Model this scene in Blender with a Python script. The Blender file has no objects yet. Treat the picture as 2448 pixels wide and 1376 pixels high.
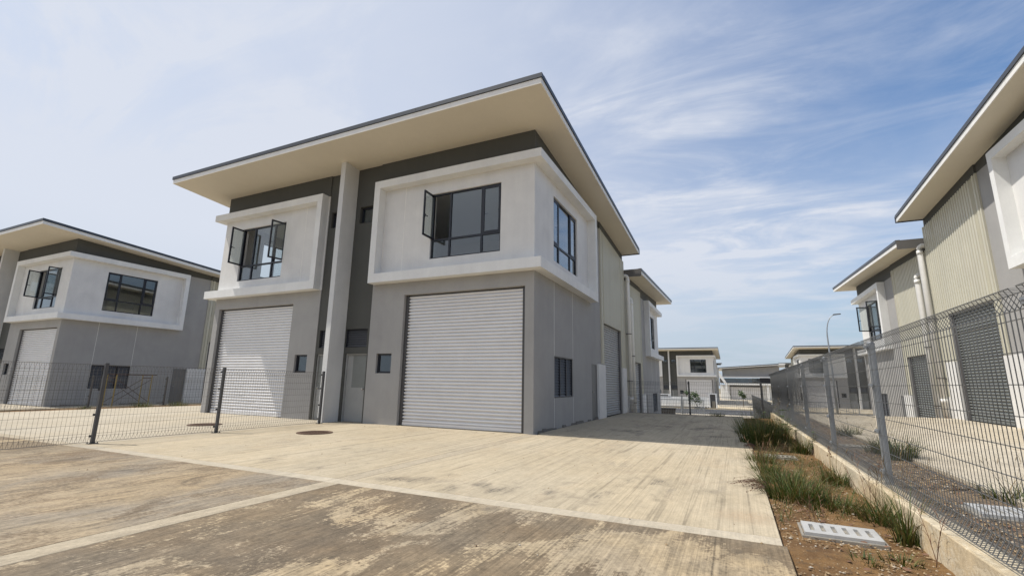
import bpy, bmesh, math, random
from mathutils import Vector, Matrix
rnd = random.Random(7)
sc = bpy.context.scene
col = sc.collection

# ------------------------------------------------------------------ camera
CAM = Vector((4.7226, -11.4414, 1.2695))
def cam_axes(yaw, pitch, roll):
    cy, sy, cp, sp = math.cos(yaw), math.sin(yaw), math.cos(pitch), math.sin(pitch)
    f = Vector((sy*cp, cy*cp, sp)); r = Vector((cy, -sy, 0)); u = r.cross(f)
    c, s = math.cos(roll), math.sin(roll)
    return r*c+u*s, u*c-r*s, f
R_, U_, F_ = cam_axes(math.radians(-25.2207), math.radians(11.5982), math.radians(0.94165))
cd = bpy.data.cameras.new('camera'); cam = bpy.data.objects.new('camera', cd); col.objects.link(cam)
m = Matrix((R_, U_, -F_)).transposed().to_4x4(); m.translation = CAM
cam.matrix_world = m
cd.sensor_fit = 'HORIZONTAL'; cd.sensor_width = 36; cd.lens = 1108.69/2448*36
cd.clip_end = 2000; cd.clip_start = .05
sc.camera = cam

# ------------------------------------------------------------------ world, sun, exposure
SUN = Vector((-.57, -.205, 1)).normalized()          # direction towards the sun
EL = math.asin(SUN.z); AZ = math.atan2(SUN.x, SUN.y)
W_ = bpy.data.worlds.new('World'); sc.world = W_; W_.use_nodes = True
nt = W_.node_tree; nt.nodes.clear()
class NT:
    def __init__(s, t): s.t = t
    def n(s, typ, **kw):
        nd = s.t.nodes.new(typ)
        ins = kw.pop('ins', {})
        for k, v in kw.items(): setattr(nd, k, v)
        for k, v in ins.items(): s.set(nd, k, v)
        return nd
    def set(s, nd, k, v):
        if hasattr(v, 'is_output') : s.t.links.new(v, nd.inputs[k])
        else: nd.inputs[k].default_value = v
    def math(s, op, a, b=0., c=None, clamp=False):
        nd = s.n('ShaderNodeMath', operation=op, use_clamp=clamp); s.set(nd, 0, a); s.set(nd, 1, b)
        if c is not None: s.set(nd, 2, c)
        return nd.outputs[0]
    def mix(s, f, a, b, blend='MIX'):
        nd = s.n('ShaderNodeMix', data_type='RGBA', blend_type=blend, clamp_factor=True)
        s.set(nd, 0, f); s.set(nd, 6, a); s.set(nd, 7, b); return nd.outputs[2]
    def ramp(s, f, a, b, lo=0., hi=1.):
        nd = s.n('ShaderNodeMapRange', interpolation_type='SMOOTHSTEP', clamp=True)
        s.set(nd, 0, f); s.set(nd, 1, a); s.set(nd, 2, b); s.set(nd, 3, lo); s.set(nd, 4, hi); return nd.outputs[0]
    def noise(s, vec, scale, detail=4, rough=.55, dist=0.):
        nd = s.n('ShaderNodeTexNoise', ins={'Scale': scale, 'Detail': detail, 'Roughness': rough, 'Distortion': dist})
        if vec is not None: s.set(nd, 'Vector', vec)
        return nd.outputs['Fac']
    def mapping(s, vec, loc=(0,0,0), rot=(0,0,0), scale=(1,1,1)):
        nd = s.n('ShaderNodeMapping'); s.set(nd, 0, vec); s.set(nd, 1, loc); s.set(nd, 2, rot); s.set(nd, 3, scale); return nd.outputs[0]
T = NT(nt)
sky = T.n('ShaderNodeTexSky', sky_type='NISHITA', sun_disc=False, sun_elevation=EL, sun_rotation=AZ, altitude=50, air_density=1.25, dust_density=1.6, ozone_density=1.6)
tc = T.n('ShaderNodeTexCoord').outputs['Generated']
sep = T.n('ShaderNodeSeparateXYZ', ins={0: tc})
zz = T.math('ADD', T.math('MAXIMUM', sep.outputs[2], 0.), .16)
cl = T.n('ShaderNodeCombineXYZ', ins={0: T.math('DIVIDE', sep.outputs[0], zz), 1: T.math('DIVIDE', sep.outputs[1], zz), 2: 0.}).outputs[0]
# sunward side of the sky lies under a thicker cirrus veil
dot = T.n('ShaderNodeVectorMath', operation='DOT_PRODUCT', ins={0: tc, 1: tuple(Vector((SUN.x, SUN.y, 0)).normalized())}).outputs['Value']
veil = T.ramp(dot, -.80, .35)
hor = T.ramp(sep.outputs[2], .52, .0)
wisp = T.noise(T.mapping(cl, (3.1, 1.7, 0), (0, 0, .9), (.75, 1.9, 1)), 1.5, 9, .64, 1.0)
puff = T.noise(T.mapping(cl, (5.7, 2.9, 0), (0, 0, .35), (.8, 1.15, 1)), 2.1, 10, .6, .5)
big = T.noise(T.mapping(cl, (8.3, 4.2, 0), (0, 0, .5), (.7, 1.2, 1)), .8, 5, .55, .6)
w1 = T.ramp(wisp, .40, .78); b1 = T.ramp(big, .40, .64); p1 = T.ramp(puff, .42, .72)
fac = T.math('ADD', T.math('MULTIPLY', w1, T.math('ADD', T.math('MULTIPLY', b1, .50), .20)), T.math('MULTIPLY', veil, .78))
fac = T.math('ADD', fac, T.math('MULTIPLY', p1, T.math('ADD', T.math('MULTIPLY', b1, .22), .08)))
fac = T.math('ADD', fac, T.math('MULTIPLY', hor, T.math('ADD', T.math('MULTIPLY', b1, .22), .50)))
fac = T.math('MINIMUM', fac, .93)
SKYW = T.mix(T.ramp(sep.outputs[2], .28, .02), (6.3, 6.6, 7.3, 1), (4.7, 5.4, 6.3, 1))
base = T.mix(1.0, sky.outputs[0], (.62, .93, 1.22, 1), 'MULTIPLY')
bg = T.n('ShaderNodeBackground', ins={'Color': T.mix(fac, base, SKYW), 'Strength': .102})
T.n('ShaderNodeOutputWorld', ins={0: bg.outputs[0]})

sd = bpy.data.lights.new('sun', 'SUN'); sd.energy = 3.9; sd.angle = math.radians(.55); sd.color = (1, .945, .86)
so = bpy.data.objects.new('sun', sd); col.objects.link(so); so.location = (-20, -10, 40)
so.rotation_euler = (-SUN).to_track_quat('-Z', 'Y').to_euler()
vs = sc.view_settings; vs.view_transform = 'Standard'; vs.look = 'None'; vs.gamma = 1; vs.use_curve_mapping = False
vs.exposure = .2
sc.render.engine = 'CYCLES'
sc.cycles.max_bounces = 8; sc.cycles.transparent_max_bounces = 16

# ------------------------------------------------------------------ materials
M = {}
def new_mat(name):
    mt = bpy.data.materials.new(name); mt.use_nodes = True; t = mt.node_tree; t.nodes.clear()
    N = NT(t); p = N.n('ShaderNodeBsdfPrincipled'); N.n('ShaderNodeOutputMaterial', ins={0: p.outputs[0]})
    M[name] = mt
    return N, p
def pos(N): return N.n('ShaderNodeNewGeometry').outputs['Position']
def objc(N): return N.n('ShaderNodeTexCoord').outputs['Object']
def bump(N, p, h, strength, dist=.01):
    b = N.n('ShaderNodeBump', ins={'Height': h, 'Strength': strength, 'Distance': dist}); N.set(p, 'Normal', b.outputs[0])
def rgb(*c): return (c[0], c[1], c[2], 1)

def plaster(name, c, var=.12, rough=.85, streak=.07, bmp=.3):
    N, p = new_mat(name); v = objc(N)
    a = N.noise(v, .9, 6, .6, .4); b = N.noise(N.mapping(v, (0,0,0), (0,0,0), (3.2, 3.2, .25)), 1.3, 6, .65)
    g = N.noise(v, 28, 3, .6)
    f = N.math('ADD', N.math('MULTIPLY', N.math('SUBTRACT', a, .5), var*3), 1.)
    f = N.math('ADD', f, N.math('MULTIPLY', N.math('SUBTRACT', b, .5), streak*2))
    f = N.math('ADD', f, N.math('MULTIPLY', N.math('SUBTRACT', g, .5), .10))
    cc = N.n('ShaderNodeCombineXYZ', ins={0: f, 1: f, 2: N.math('ADD', N.math('MULTIPLY', f, .93), .07)}).outputs[0]
    c0 = N.mix(1., rgb(*c), cc, 'MULTIPLY')
    # splash dirt close to the ground, grime specks
    sp = N.ramp(N.noise(v, 5.5, 7, .7, .6), .66, .8)
    c0 = N.mix(N.math('MULTIPLY', sp, .18), c0, rgb(.16, .14, .11))
    N.set(p, 'Base Color', c0); p.inputs['Roughness'].default_value = rough
    bump(N, p, N.math('ADD', N.noise(v, 130, 3, .6), N.math('MULTIPLY', a, 1.5)), bmp, .006)
plaster('paint_light', (.69, .685, .67)); plaster('paint_grey', (.34, .334, .325)); plaster('paint_dark', (.074, .075, .068), .08, .8, .1)
plaster('paint_fin', (.60, .605, .60)); plaster('paint_white', (.74, .745, .735)); plaster('soffit', (.66, .615, .52), .035, .8, .03, .08)
plaster('interior', (.70, .69, .67), .05, .9, .03, .1); plaster('paint_charcoal', (.15, .145, .14))
plaster('raw_render', (.14, .13, .115), .2, .95, .2, .5)

def simple(name, c, rough=.5, metal=0., var=.08, scale=3., bmp=0.):
    N, p = new_mat(name); v = objc(N)
    f = N.noise(v, scale, 6, .65, .3)
    f = N.math('ADD', N.math('MULTIPLY', N.math('SUBTRACT', f, .5), var*4), 1.)
    cc = N.n('ShaderNodeCombineXYZ', ins={0: f, 1: f, 2: f}).outputs[0]
    N.set(p, 'Base Color', N.mix(1., rgb(*c), cc, 'MULTIPLY'))
    N.set(p, 'Roughness', N.math('ADD', rough-.06, N.math('MULTIPLY', N.noise(v, scale*4, 4), .12)))
    p.inputs['Metallic'].default_value = metal
    if bmp: bump(N, p, N.noise(v, scale*12, 4), bmp, .004)
simple('fascia', (.78, .77, .74), .6); simple('capping', (.055, .062, .075), .42, .2); simple('roof_sheet', (.09, .1, .115), .45, .3)
simple('shutter', (.74, .74, .75), .36, .35, .05, 2.2); simple('louvre_slat', (.12, .123, .13), .5, .2); simple('shutter_rail', (.075, .073, .075), .5, .2)
simple('frame_black', (.016, .018, .026), .38, .1); simple('door_grey', (.30, .305, .30), .5); simple('door_dark', (.15, .15, .15), .5); simple('shutter_shaded', (.40, .41, .42), .4, .35, .08, 2.2); simple('shutter_green', (.20, .215, .21), .4, .3, .08, 2.2); simple('door_film', (.185, .195, .187), .45)  # grey side curtain: front shutter's metal, side-wall shade put into the darker colour
simple('steel', (.62, .6, .56), .25, 1.); simple('pvc', (.78, .77, .735), .45, 0, .06, 4)
simple('post_dark', (.085, .085, .088), .45, .3); simple('galv', (.32, .34, .36), .45, .55, .1, 5); simple('wire', (.20, .205, .205), .45, .5, .1, 6)
simple('wire_warm', (.17, .155, .14), .5, .4, .1, 6)
simple('rust', (.105, .062, .042), .85, .2, .3, 9, .4); simple('scaf_yellow', (.30, .22, .06), .6, 0, .2, 9); simple('bracket', (.09, .08, .07), .6, .4)
simple('cover_white', (.40, .40, .39), .85, 0, .12, 7, .3); simple('slot_dark', (.05, .045, .04), .9); simple('cover_old', (.25, .23, .195), .9, 0, .3, 12, .5)
simple('bin_black', (.02, .02, .022), .5); simple('asphalt', (.05, .05, .052), .9, 0, .15, 2, .4); simple('road_paint', (.7, .7, .68), .7)
simple('stone_plain', (.30, .25, .2), .9, 0, .35, 20, .3); simple('leaf_dry', (.16, .085, .05), .8, 0, .4, 20)
simple('trunk', (.13, .1, .075), .9, 0, .25, 12, .5); simple('verge', (.26, .22, .14), .95, 0, .3, 1.2, .4)

N, p = new_mat('cladding'); v = objc(N)
st = N.noise(N.mapping(v, (0,0,0), (0,0,0), (6, 6, .12)), 1., 5, .6); an = N.noise(v, 1.1, 5)
f = N.math('ADD', N.math('MULTIPLY', st, .3), N.math('ADD', N.math('MULTIPLY', an, .2), .75))
N.set(p, 'Base Color', N.mix(1., rgb(.53, .51, .415), N.n('ShaderNodeCombineXYZ', ins={0: f, 1: f, 2: f}).outputs[0], 'MULTIPLY'))
p.inputs['Roughness'].default_value = .5

N, p = new_mat('glass'); t = N.t
p.inputs['Base Color'].default_value = rgb(.03, .035, .04); p.inputs['Roughness'].default_value = .03
tr = N.n('ShaderNodeBsdfTransparent', ins={0: rgb(.85, .88, .88)}); gl = N.n('ShaderNodeBsdfGlossy', ins={0: rgb(.9, .93, .96), 'Roughness': .015})
fr = N.n('ShaderNodeFresnel', ins={'IOR': N.math('SUBTRACT', 1.5, N.math('MULTIPLY', N.n('ShaderNodeNewGeometry').outputs['Backfacing'], .8333))})
mx = N.n('ShaderNodeMixShader'); N.set(mx, 0, N.math('ADD', N.math('MULTIPLY', fr.outputs[0], 1.4), .02, clamp=True)); N.set(mx, 1, tr.outputs[0]); N.set(mx, 2, gl.outputs[0])
N.set([n for n in t.nodes if n.type == 'OUTPUT_MATERIAL'][0], 0, mx.outputs[0])

def concrete(name, clean, dirt, off, peel=.5, stain=.3, groove=.5, warm=.2, mould=(), bare=(), rusty=(), film=0., edge=.045, grit=1., aspect=.6):
    """broom-finished concrete: combed along y, dirt film with peeled patches"""
    N, p = new_mat(name); p0 = pos(N); v = N.mapping(p0, off)
    def blobs(L):
        out = None
        for cx, cy, rx, ry, w in L:
            q = N.n('ShaderNodeVectorMath', operation='SUBTRACT', ins={0: p0, 1: (cx, cy, 0)}).outputs[0]
            q = N.n('ShaderNodeVectorMath', operation='MULTIPLY', ins={0: q, 1: (1/rx, 1/ry, 0)}).outputs[0]
            l = N.n('ShaderNodeVectorMath', operation='LENGTH', ins={0: q}).outputs['Value']
            m_ = N.ramp(l, 1.15, .1, 0., w); out = m_ if out is None else N.math('MAXIMUM', out, m_)
        return out
    comb = N.noise(N.mapping(v, (0,0,0), (0,0,.015), (42, .45, 1)), 1., 6, .75)
    comb2 = N.noise(N.mapping(v, (5,0,0), (0,0,-.01), (9, .14, 1)), 1., 6, .7)
    blot = N.noise(v, .45, 8, .62, .5); blot2 = N.noise(N.mapping(v, (17,3,0), (0,0,0), (1.5, aspect, 1)), .9, 10, .70, .7)
    fine = N.noise(v, 26, 6, .7); sand = N.noise(v, 90, 3, .7)
    warmn = N.noise(N.mapping(v, (2,9,0), (0,0,0), (1, .4, 1)), .6, 5, .6)
    c = N.mix(N.math('MULTIPLY', N.ramp(warmn, .35, .7), warm), rgb(*clean), rgb(clean[0]*1.02, clean[1]*.9, clean[2]*.68))
    line = N.ramp(N.noise(N.mapping(v, (9,0,0), (0,0,.004), (21, .10, 1)), 1., 3, .6), .60, .70)
    f = N.math('ADD', N.math('MULTIPLY', N.math('SUBTRACT', N.ramp(comb, .34, .66), .5), .24*groove), N.math('MULTIPLY', N.math('SUBTRACT', comb2, .5), .22*groove))
    f = N.math('ADD', f, N.math('MULTIPLY', N.math('SUBTRACT', N.ramp(fine, .34, .66), .5), .20*grit)); f = N.math('ADD', f, N.math('MULTIPLY', N.math('SUBTRACT', N.ramp(N.noise(N.mapping(v, (1,6,0), (0,0,0), (1.4, .7, 1)), 5.5, 8, .72, .3), .34, .66), .5), .26*grit)); f = N.math('ADD', f, N.math('MULTIPLY', N.math('SUBTRACT', sand, .5), .16))
    f = N.math('ADD', f, N.math('MULTIPLY', N.math('SUBTRACT', blot, .5), .55)); 
    con = N.noise(N.mapping(v, (4,2,0), (0,0,.003), (3.1, .035, 1)), 1., 3, .5); con = N.ramp(N.math('ABSOLUTE', N.math('SUBTRACT', con, .5)), .016, .004)
    f = N.math('SUBTRACT', f, N.math('MULTIPLY', con, N.math('MULTIPLY', N.ramp(blot2, .35, .6), .30*min(groove, 1.)))); f = N.math('SUBTRACT', f, N.math('MULTIPLY', line, .15*groove)); f = N.math('ADD', f, 1.03)
    c = N.mix(1., c, N.n('ShaderNodeCombineXYZ', ins={0: f, 1: f, 2: f}).outputs[0], 'MULTIPLY')
    if film:
        fm = N.ramp(N.noise(N.mapping(v, (13,29,0), (0,0,0), (1., .7, 1)), .75, 7, .6, .5), .42, .62); c = N.mix(N.math('MULTIPLY', fm, film), c, N.mix(1., rgb(.205, .185, .155), N.n('ShaderNodeCombineXYZ', ins={0: f, 1: f, 2: f}).outputs[0], 'MULTIPLY'))
    # dirt film: sharp-edged, worn off in patches, follows the combing
    e = N.math('ADD', blot2, N.math('MULTIPLY', N.math('SUBTRACT', comb, .5), .22)); e = N.math('ADD', e, N.math('MULTIPLY', N.math('SUBTRACT', fine, .5), .30))
    if bare: e = N.math('ADD', e, blobs(bare))
    hard = N.ramp(e, peel, peel-edge); soft = N.ramp(blot, .35, .62, .7, 1.)
    dm = N.math('MULTIPLY', N.math('MULTIPLY', hard, soft), stain)
    dcol = N.mix(N.ramp(N.noise(v, 1.3, 6, .6), .35, .65), rgb(*dirt), rgb(dirt[0]*1.35, dirt[1]*1.25, dirt[2]*1.1))
    dcol = N.mix(1., dcol, N.n('ShaderNodeCombineXYZ', ins={0: f, 1: f, 2: f}).outputs[0], 'MULTIPLY')
    c = N.mix(dm, c, dcol)
    # black mould smudges drawn out along the combing
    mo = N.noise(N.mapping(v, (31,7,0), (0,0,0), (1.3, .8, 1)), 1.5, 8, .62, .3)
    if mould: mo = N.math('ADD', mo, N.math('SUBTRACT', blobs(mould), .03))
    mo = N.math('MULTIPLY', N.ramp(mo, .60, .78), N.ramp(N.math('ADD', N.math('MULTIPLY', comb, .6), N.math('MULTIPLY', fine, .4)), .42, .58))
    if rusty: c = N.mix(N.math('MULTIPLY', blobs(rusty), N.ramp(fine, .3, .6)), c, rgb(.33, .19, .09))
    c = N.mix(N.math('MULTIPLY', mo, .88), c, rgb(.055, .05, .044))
    N.set(p, 'Base Color', c); p.inputs['Roughness'].default_value = .92
    bump(N, p, N.math('ADD', N.math('MULTIPLY', comb, 2.2), N.math('ADD', fine, N.math('MULTIPLY', hard, .5*stain))), .5, .008)
concrete('conc_band_pale', (.44, .385, .295), (.30, .255, .19), (17,45,0), .40, .4, .25, .1, grit=.7)
concrete('conc_clean', (.425, .362, .26), (.30, .255, .19), (0,0,0), .44, .6, 1.0, .25, grit=.6,
    mould=((3.7, -4.95, 1.27, 1.02, 0.22), (2.95, -5.75, 1.36, 0.85, 0.22), (2.1, -5.9, 1.53, 0.85, 0.19), (1.2, -6.2, 1.53, 0.59, 0.18), (-1.5, -5.8, 2.72, 1.19, 0.11), (-3.5, -4.2, 2.38, 1.19, 0.10),), rusty=((4.75, -5.9, .4, .35, .35),))
concrete('conc_clean_left', (.42, .372, .29), (.28, .24, .185), (40,11,0), .42, .5, .6, .2, grit=.6)
concrete('conc_dirty', (.355, .285, .187), (.112, .086, .058), (11,23,0), .585, .92, 1.6, .45, grit=1.5, aspect=1.05, film=.35, edge=.07,
    bare=((4.1, -7.5, .95, .9, .20), (4.9, -8.2, .9, 1.2, .15)), mould=((4.7, -6.95, 0.77, 0.51, 0.14), (1.5, -6.95, 1.53, 0.42, 0.12),))
concrete('conc_dirty_left', (.305, .242, .16), (.12, .09, .058), (3,57,0), .54, .85, 1.4, .5, grit=1.4, aspect=.8, film=.6, edge=.16, mould=((-2.2, -7.4, 2.72, 0.85, 0.12), (-4.5, -7.2, 2.72, 0.68, 0.14),))
concrete('conc_band', (.375, .32, .235), (.27, .225, .165), (70,5,0), .40, .5, .3, .15)
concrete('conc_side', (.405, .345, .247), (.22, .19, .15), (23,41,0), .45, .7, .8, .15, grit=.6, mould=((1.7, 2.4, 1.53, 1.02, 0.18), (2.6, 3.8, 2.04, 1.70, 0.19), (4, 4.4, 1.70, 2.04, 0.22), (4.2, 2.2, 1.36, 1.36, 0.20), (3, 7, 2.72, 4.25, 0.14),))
concrete('conc_right', (.46, .405, .315), (.26, .22, .17), (90,71,0), .42, .5, .4, .2)
concrete('conc_kerb', (.52, .455, .34), (.38, .305, .19), (55,61,0), .50, .65, .06, .5)

N, p = new_mat('soil'); v = pos(N)
a = N.noise(v, 2.2, 8, .65, .4); b = N.noise(v, 34, 5, .75); g = N.noise(v, 11, 5, .6)
c = N.mix(N.ramp(a, .35, .65), rgb(.13, .068, .024), rgb(.23, .13, .048)); c = N.mix(N.ramp(b, .55, .75), c, rgb(.34, .26, .16)); c = N.mix(N.ramp(g, .58, .75), c, rgb(.10, .065, .035))
N.set(p, 'Base Color', c); p.inputs['Roughness'].default_value = 1.; bump(N, p, N.math('ADD', b, N.math('MULTIPLY', g, 2.)), .9, .02)
N, p = new_mat('gravel_soil'); v = pos(N)
a = N.noise(v, 1.7, 8, .65, .4); b = N.noise(v, 40, 5, .75); g = N.noise(v, 14, 5, .6)
c = N.mix(N.ramp(a, .4, .65), rgb(.13, .10, .075), rgb(.24, .17, .10)); c = N.mix(N.ramp(b, .55, .7), c, rgb(.38, .34, .29)); c = N.mix(N.ramp(g, .55, .75), c, rgb(.08, .06, .045))
N.set(p, 'Base Color', c); p.inputs['Roughness'].default_value = 1.; bump(N, p, N.math('ADD', b, N.math('MULTIPLY', g, 2.)), .9, .02)

def leaf(name, c1, c2, c3):
    N, p = new_mat(name); oi = N.n('ShaderNodeNewGeometry').outputs['Random Per Island']
    c = N.mix(N.ramp(oi, .1, .6), rgb(*c1), rgb(*c2)); c = N.mix(N.ramp(oi, .72, .95), c, rgb(*c3))
    N.set(p, 'Base Color', c); p.inputs['Roughness'].default_value = .6
    tl = N.n('ShaderNodeBsdfTranslucent'); N.set(tl, 0, c); mx = N.n('ShaderNodeMixShader', ins={0: .3}); N.set(mx, 1, p.outputs[0]); N.set(mx, 2, tl.outputs[0])
    N.set([n for n in N.t.nodes if n.type == 'OUTPUT_MATERIAL'][0], 0, mx.outputs[0])
leaf('grass', (.030, .060, .008), (.070, .105, .016), (.17, .15, .04)); leaf('grass_dry', (.085, .065, .018), (.15, .10, .032), (.20, .14, .06))
leaf('leaves', (.030, .070, .012), (.06, .11, .022), (.10, .13, .03)); leaf('leaves_brown', (.06, .035, .02), (.10, .05, .03), (.14, .07, .04))

N, p = new_mat('stone'); oi = N.n('ShaderNodeNewGeometry').outputs['Random Per Island']
c = N.mix(N.ramp(oi, .05, .5), rgb(.17, .11, .065), rgb(.33, .24, .14)); c = N.mix(N.ramp(oi, .80, 1.0), c, rgb(.42, .38, .32)); N.set(p, 'Base Color', c); p.inputs['Roughness'].default_value = .95
# ------------------------------------------------------------------ mesh helpers
class MB:
    def __init__(s): s.v = []; s.f = []
    def hexa(s, P):                                   # 8 points, bottom ring then top ring
        n = len(s.v); s.v += [tuple(q) for q in P]
        for q in ((3,2,1,0),(4,5,6,7),(0,1,5,4),(1,2,6,5),(2,3,7,6),(3,0,4,7)): s.f.append(tuple(n+i for i in q))
        return s
    def box(s, x0, x1, y0, y1, z0, z1, F=None):
        P = [(x0,y0,z0),(x1,y0,z0),(x1,y1,z0),(x0,y1,z0),(x0,y0,z1),(x1,y0,z1),(x1,y1,z1),(x0,y1,z1)]
        s.hexa([F(*q) for q in P] if F else P); return s
    def quad(s, a, b, c, d):
        n = len(s.v); s.v += [tuple(a), tuple(b), tuple(c), tuple(d)]; s.f.append((n, n+1, n+2, n+3)); return s
    def tri(s, a, b, c):
        n = len(s.v); s.v += [tuple(a), tuple(b), tuple(c)]; s.f.append((n, n+1, n+2)); return s
    def tube(s, pts, r, k=6, caps=True, closed=False):
        pts = [Vector(q) for q in pts]; n0 = len(s.v); L = len(pts); rr = r if isinstance(r, (list, tuple)) else [r]*L
        up = None
        for i, q in enumerate(pts):
            a = pts[max(i-1, 0)]; b = pts[min(i+1, L-1)]; d = (b-a)
            d = d.normalized() if d.length > 1e-9 else Vector((0,0,1))
            if up is None:
                up = Vector((0,0,1)) if abs(d.z) < .9 else Vector((1,0,0))
            x = d.cross(up)
            if x.length < 1e-4: x = d.orthogonal()
            x.normalize(); y = x.cross(d)
            for j in range(k):
                t = 2*math.pi*(j+.5)/k; s.v.append(tuple(q + (x*math.cos(t)+y*math.sin(t))*rr[i]))
        for i in range(L-1):
            for j in range(k):
                a = n0+i*k+j; b = n0+i*k+(j+1) % k; s.f.append((a, b, b+k, a+k))
        if caps: s.f.append(tuple(n0+j for j in range(k))[::-1]); s.f.append(tuple(n0+(L-1)*k+j for j in range(k)))
        return s
    def mesh(s, name):
        me = bpy.data.meshes.new(name); me.from_pydata(s.v, [], s.f)
        bm = bmesh.new(); bm.from_mesh(me); bmesh.ops.recalc_face_normals(bm, faces=bm.faces); bm.to_mesh(me); bm.free()
        return me
    def build(s, name, mat, parent=None, smooth=False, bevel=0.):
        me = s.mesh(name); return link(name, me, mat, parent, smooth, bevel)
def link(name, me, mat, parent=None, smooth=False, bevel=0.):
    if not me.materials: me.materials.append(M[mat])
    if smooth:
        for q in me.polygons: q.use_smooth = True
    o = bpy.data.objects.new(name, me); col.objects.link(o)
    if parent: o.parent = parent
    if bevel:
        b = o.modifiers.new('bevel', 'BEVEL'); b.width = bevel; b.segments = 2; b.limit_method = 'ANGLE'
    return o
def empty(name, loc=(0,0,0), rz=0.):
    o = bpy.data.objects.new(name, None); col.objects.link(o); o.location = loc; o.rotation_euler = (0,0,rz); o.empty_display_size = .3; return o
def tag(o, label=None, cat=None, group=None, kind=None):
    if label: o['label'] = label
    if cat: o['category'] = cat
    if group: o['group'] = group
    if kind: o['kind'] = kind
    return o
def copy_tree(o, parent=None):
    c = o.copy(); col.objects.link(c)
    if parent: c.parent = parent
    for ch in list(o.children): copy_tree(ch, c)
    return c
CACHE = {}
def cached(key, name, mat, parent, fn, smooth=False, bevel=0.):
    if key not in CACHE:
        b = MB(); fn(b); CACHE[key] = b.mesh(name)
    return link(name, CACHE[key], mat, parent, smooth, bevel)

def wall_cells(s0, s1, z0, z1, holes):
    """rectangles of a wall with holes cut out (full-height columns around the holes)"""
    xs = sorted({s0, s1, *[h[0] for h in holes], *[h[1] for h in holes]}); out = []
    for a, b in zip(xs, xs[1:]):
        hs = sorted([h for h in holes if h[0] <= a and h[1] >= b], key=lambda h: h[2]); z = z0
        for h in hs:
            if h[2] > z: out.append((a, b, z, h[2]))
            z = h[3]
        if z < z1: out.append((a, b, z, z1))
    # merge columns with nothing cut out
    res = []
    for r in out:
        if res and res[-1][1] == r[0] and res[-1][2:] == r[2:] and r[2:] == (z0, z1): res[-1] = (res[-1][0], r[1], z0, z1)
        else: res.append(r)
    return res

# ------------------------------------------------------------------ the factory-unit building (four units, butterfly roof)
BW, BD = 6.81, 11.78           # half width, half depth
P_ = .316                      # how far the window frame stands out
DZ = -1.29                     # the rear half stands on the lower lot
def build_window(root, key, F, s0, s1, z0, z1, opens, sash=.66, ztr=None):
    """aluminium window: fixed frame, mullions, panes and two casements that may stand open. F maps (along, out, up)"""
    w = cached((key, 'fr'), 'window', 'frame_black', root, lambda b: [
        b.box(s0, s1, -.13, -.06, z0, z0+.05, F), b.box(s0, s1, -.13, -.06, z1-.05, z1, F),
        b.box(s0, s0+.05, -.13, -.06, z0+.05, z1-.05, F), b.box(s1-.05, s1, -.13, -.06, z0+.05, z1-.05, F)])
    zt = ztr or z0+.6; a, c = s0+sash, s1-sash
    def bars(b):
        b.box(s0+.05, s1-.05, -.128, -.062, zt-.03, zt+.03, F)
        for m_ in (a, c):
            b.box(m_-.03, m_+.03, -.126, -.064, z0+.05, zt-.03, F); b.box(m_-.03, m_+.03, -.126, -.064, zt+.03, z1-.05, F)
    cached((key, 'bars'), 'mullion', 'frame_black', w, bars)
    for i, (u0, u1) in enumerate(((s0+.05, a-.03), (a+.03, c-.03), (c+.03, s1-.05))):
        cached((key, 'pl', i), 'pane', 'glass', w, lambda b: b.box(u0, u1, -.1, -.094, z0+.05, zt-.03, F))
    cached((key, 'pm'), 'pane', 'glass', w, lambda b: b.box(a+.03, c-.03, -.1, -.094, zt+.03, z1-.05, F))
    for i, (hinge, d, o) in enumerate(((s0+.05, 1, opens[0]), (s1-.05, -1, opens[1]))):
        wd = sash-.08; h0, h1 = zt+.03, z1-.05
        if o == 0 and hinge is not None:
            ca, sa = 1., 0.
        else: ca, sa = math.cos(math.radians(o)), math.sin(math.radians(o))
        G = lambda t, n, z: F(hinge + d*(t*ca - n*sa), -.07 + t*sa + n*ca, z)
        k = (key, 'sash', i, o)
        sh = cached(k, 'sash', 'frame_black', root, lambda b: [b.box(0, wd, -.02, .02, h0, h0+.055, G), b.box(0, wd, -.02, .02, h1-.055, h1, G),
                    b.box(0, .055, -.02, .02, h0+.055, h1-.055, G), b.box(wd-.055, wd, -.02, .02, h0+.055, h1-.055, G)])
        cached(k+('g',), 'pane', 'glass', sh, lambda b: b.box(.055, wd-.055, -.003, .003, h0+.055, h1-.055, G))
        zh = (h0+h1)/2-.1
        cached(k+('h',), 'handle', 'frame_black', sh, lambda b: [b.box(wd-.045, wd-.015, -.05, -.02, zh-.05, zh+.05, G), b.box(wd-.15, wd-.02, -.065, -.05, zh-.012, zh+.012, G)])

def corrugate(b, F, s0, s1, z0, z1, pitch, depth, out, ztop=None):
    """vertical trapezoid ribs; ztop(s) gives a sloping top"""
    prof = [(0, 0), (.14, 0), (.22, 1), (.78, 1), (.86, 0)]; pts = []
    i = math.floor(s0/pitch)
    while i*pitch < s1:
        for t, h in prof:
            q = (i+t)*pitch
            if s0 <= q <= s1: pts.append((q, h))
        i += 1
    pts = [(s0, 0)]+[q for q in pts if s0+.01 < q[0] < s1-.01]+[(s1, 0)]
    n = len(b.v)
    for q, h in pts:
        b.v.append(tuple(F(q, out+h*depth, z0))); b.v.append(tuple(F(q, out+h*depth, ztop(q) if ztop else z1)))
    for j in range(len(pts)-1): b.f.append((n+2*j, n+2*j+2, n+2*j+3, n+2*j+1))

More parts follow.
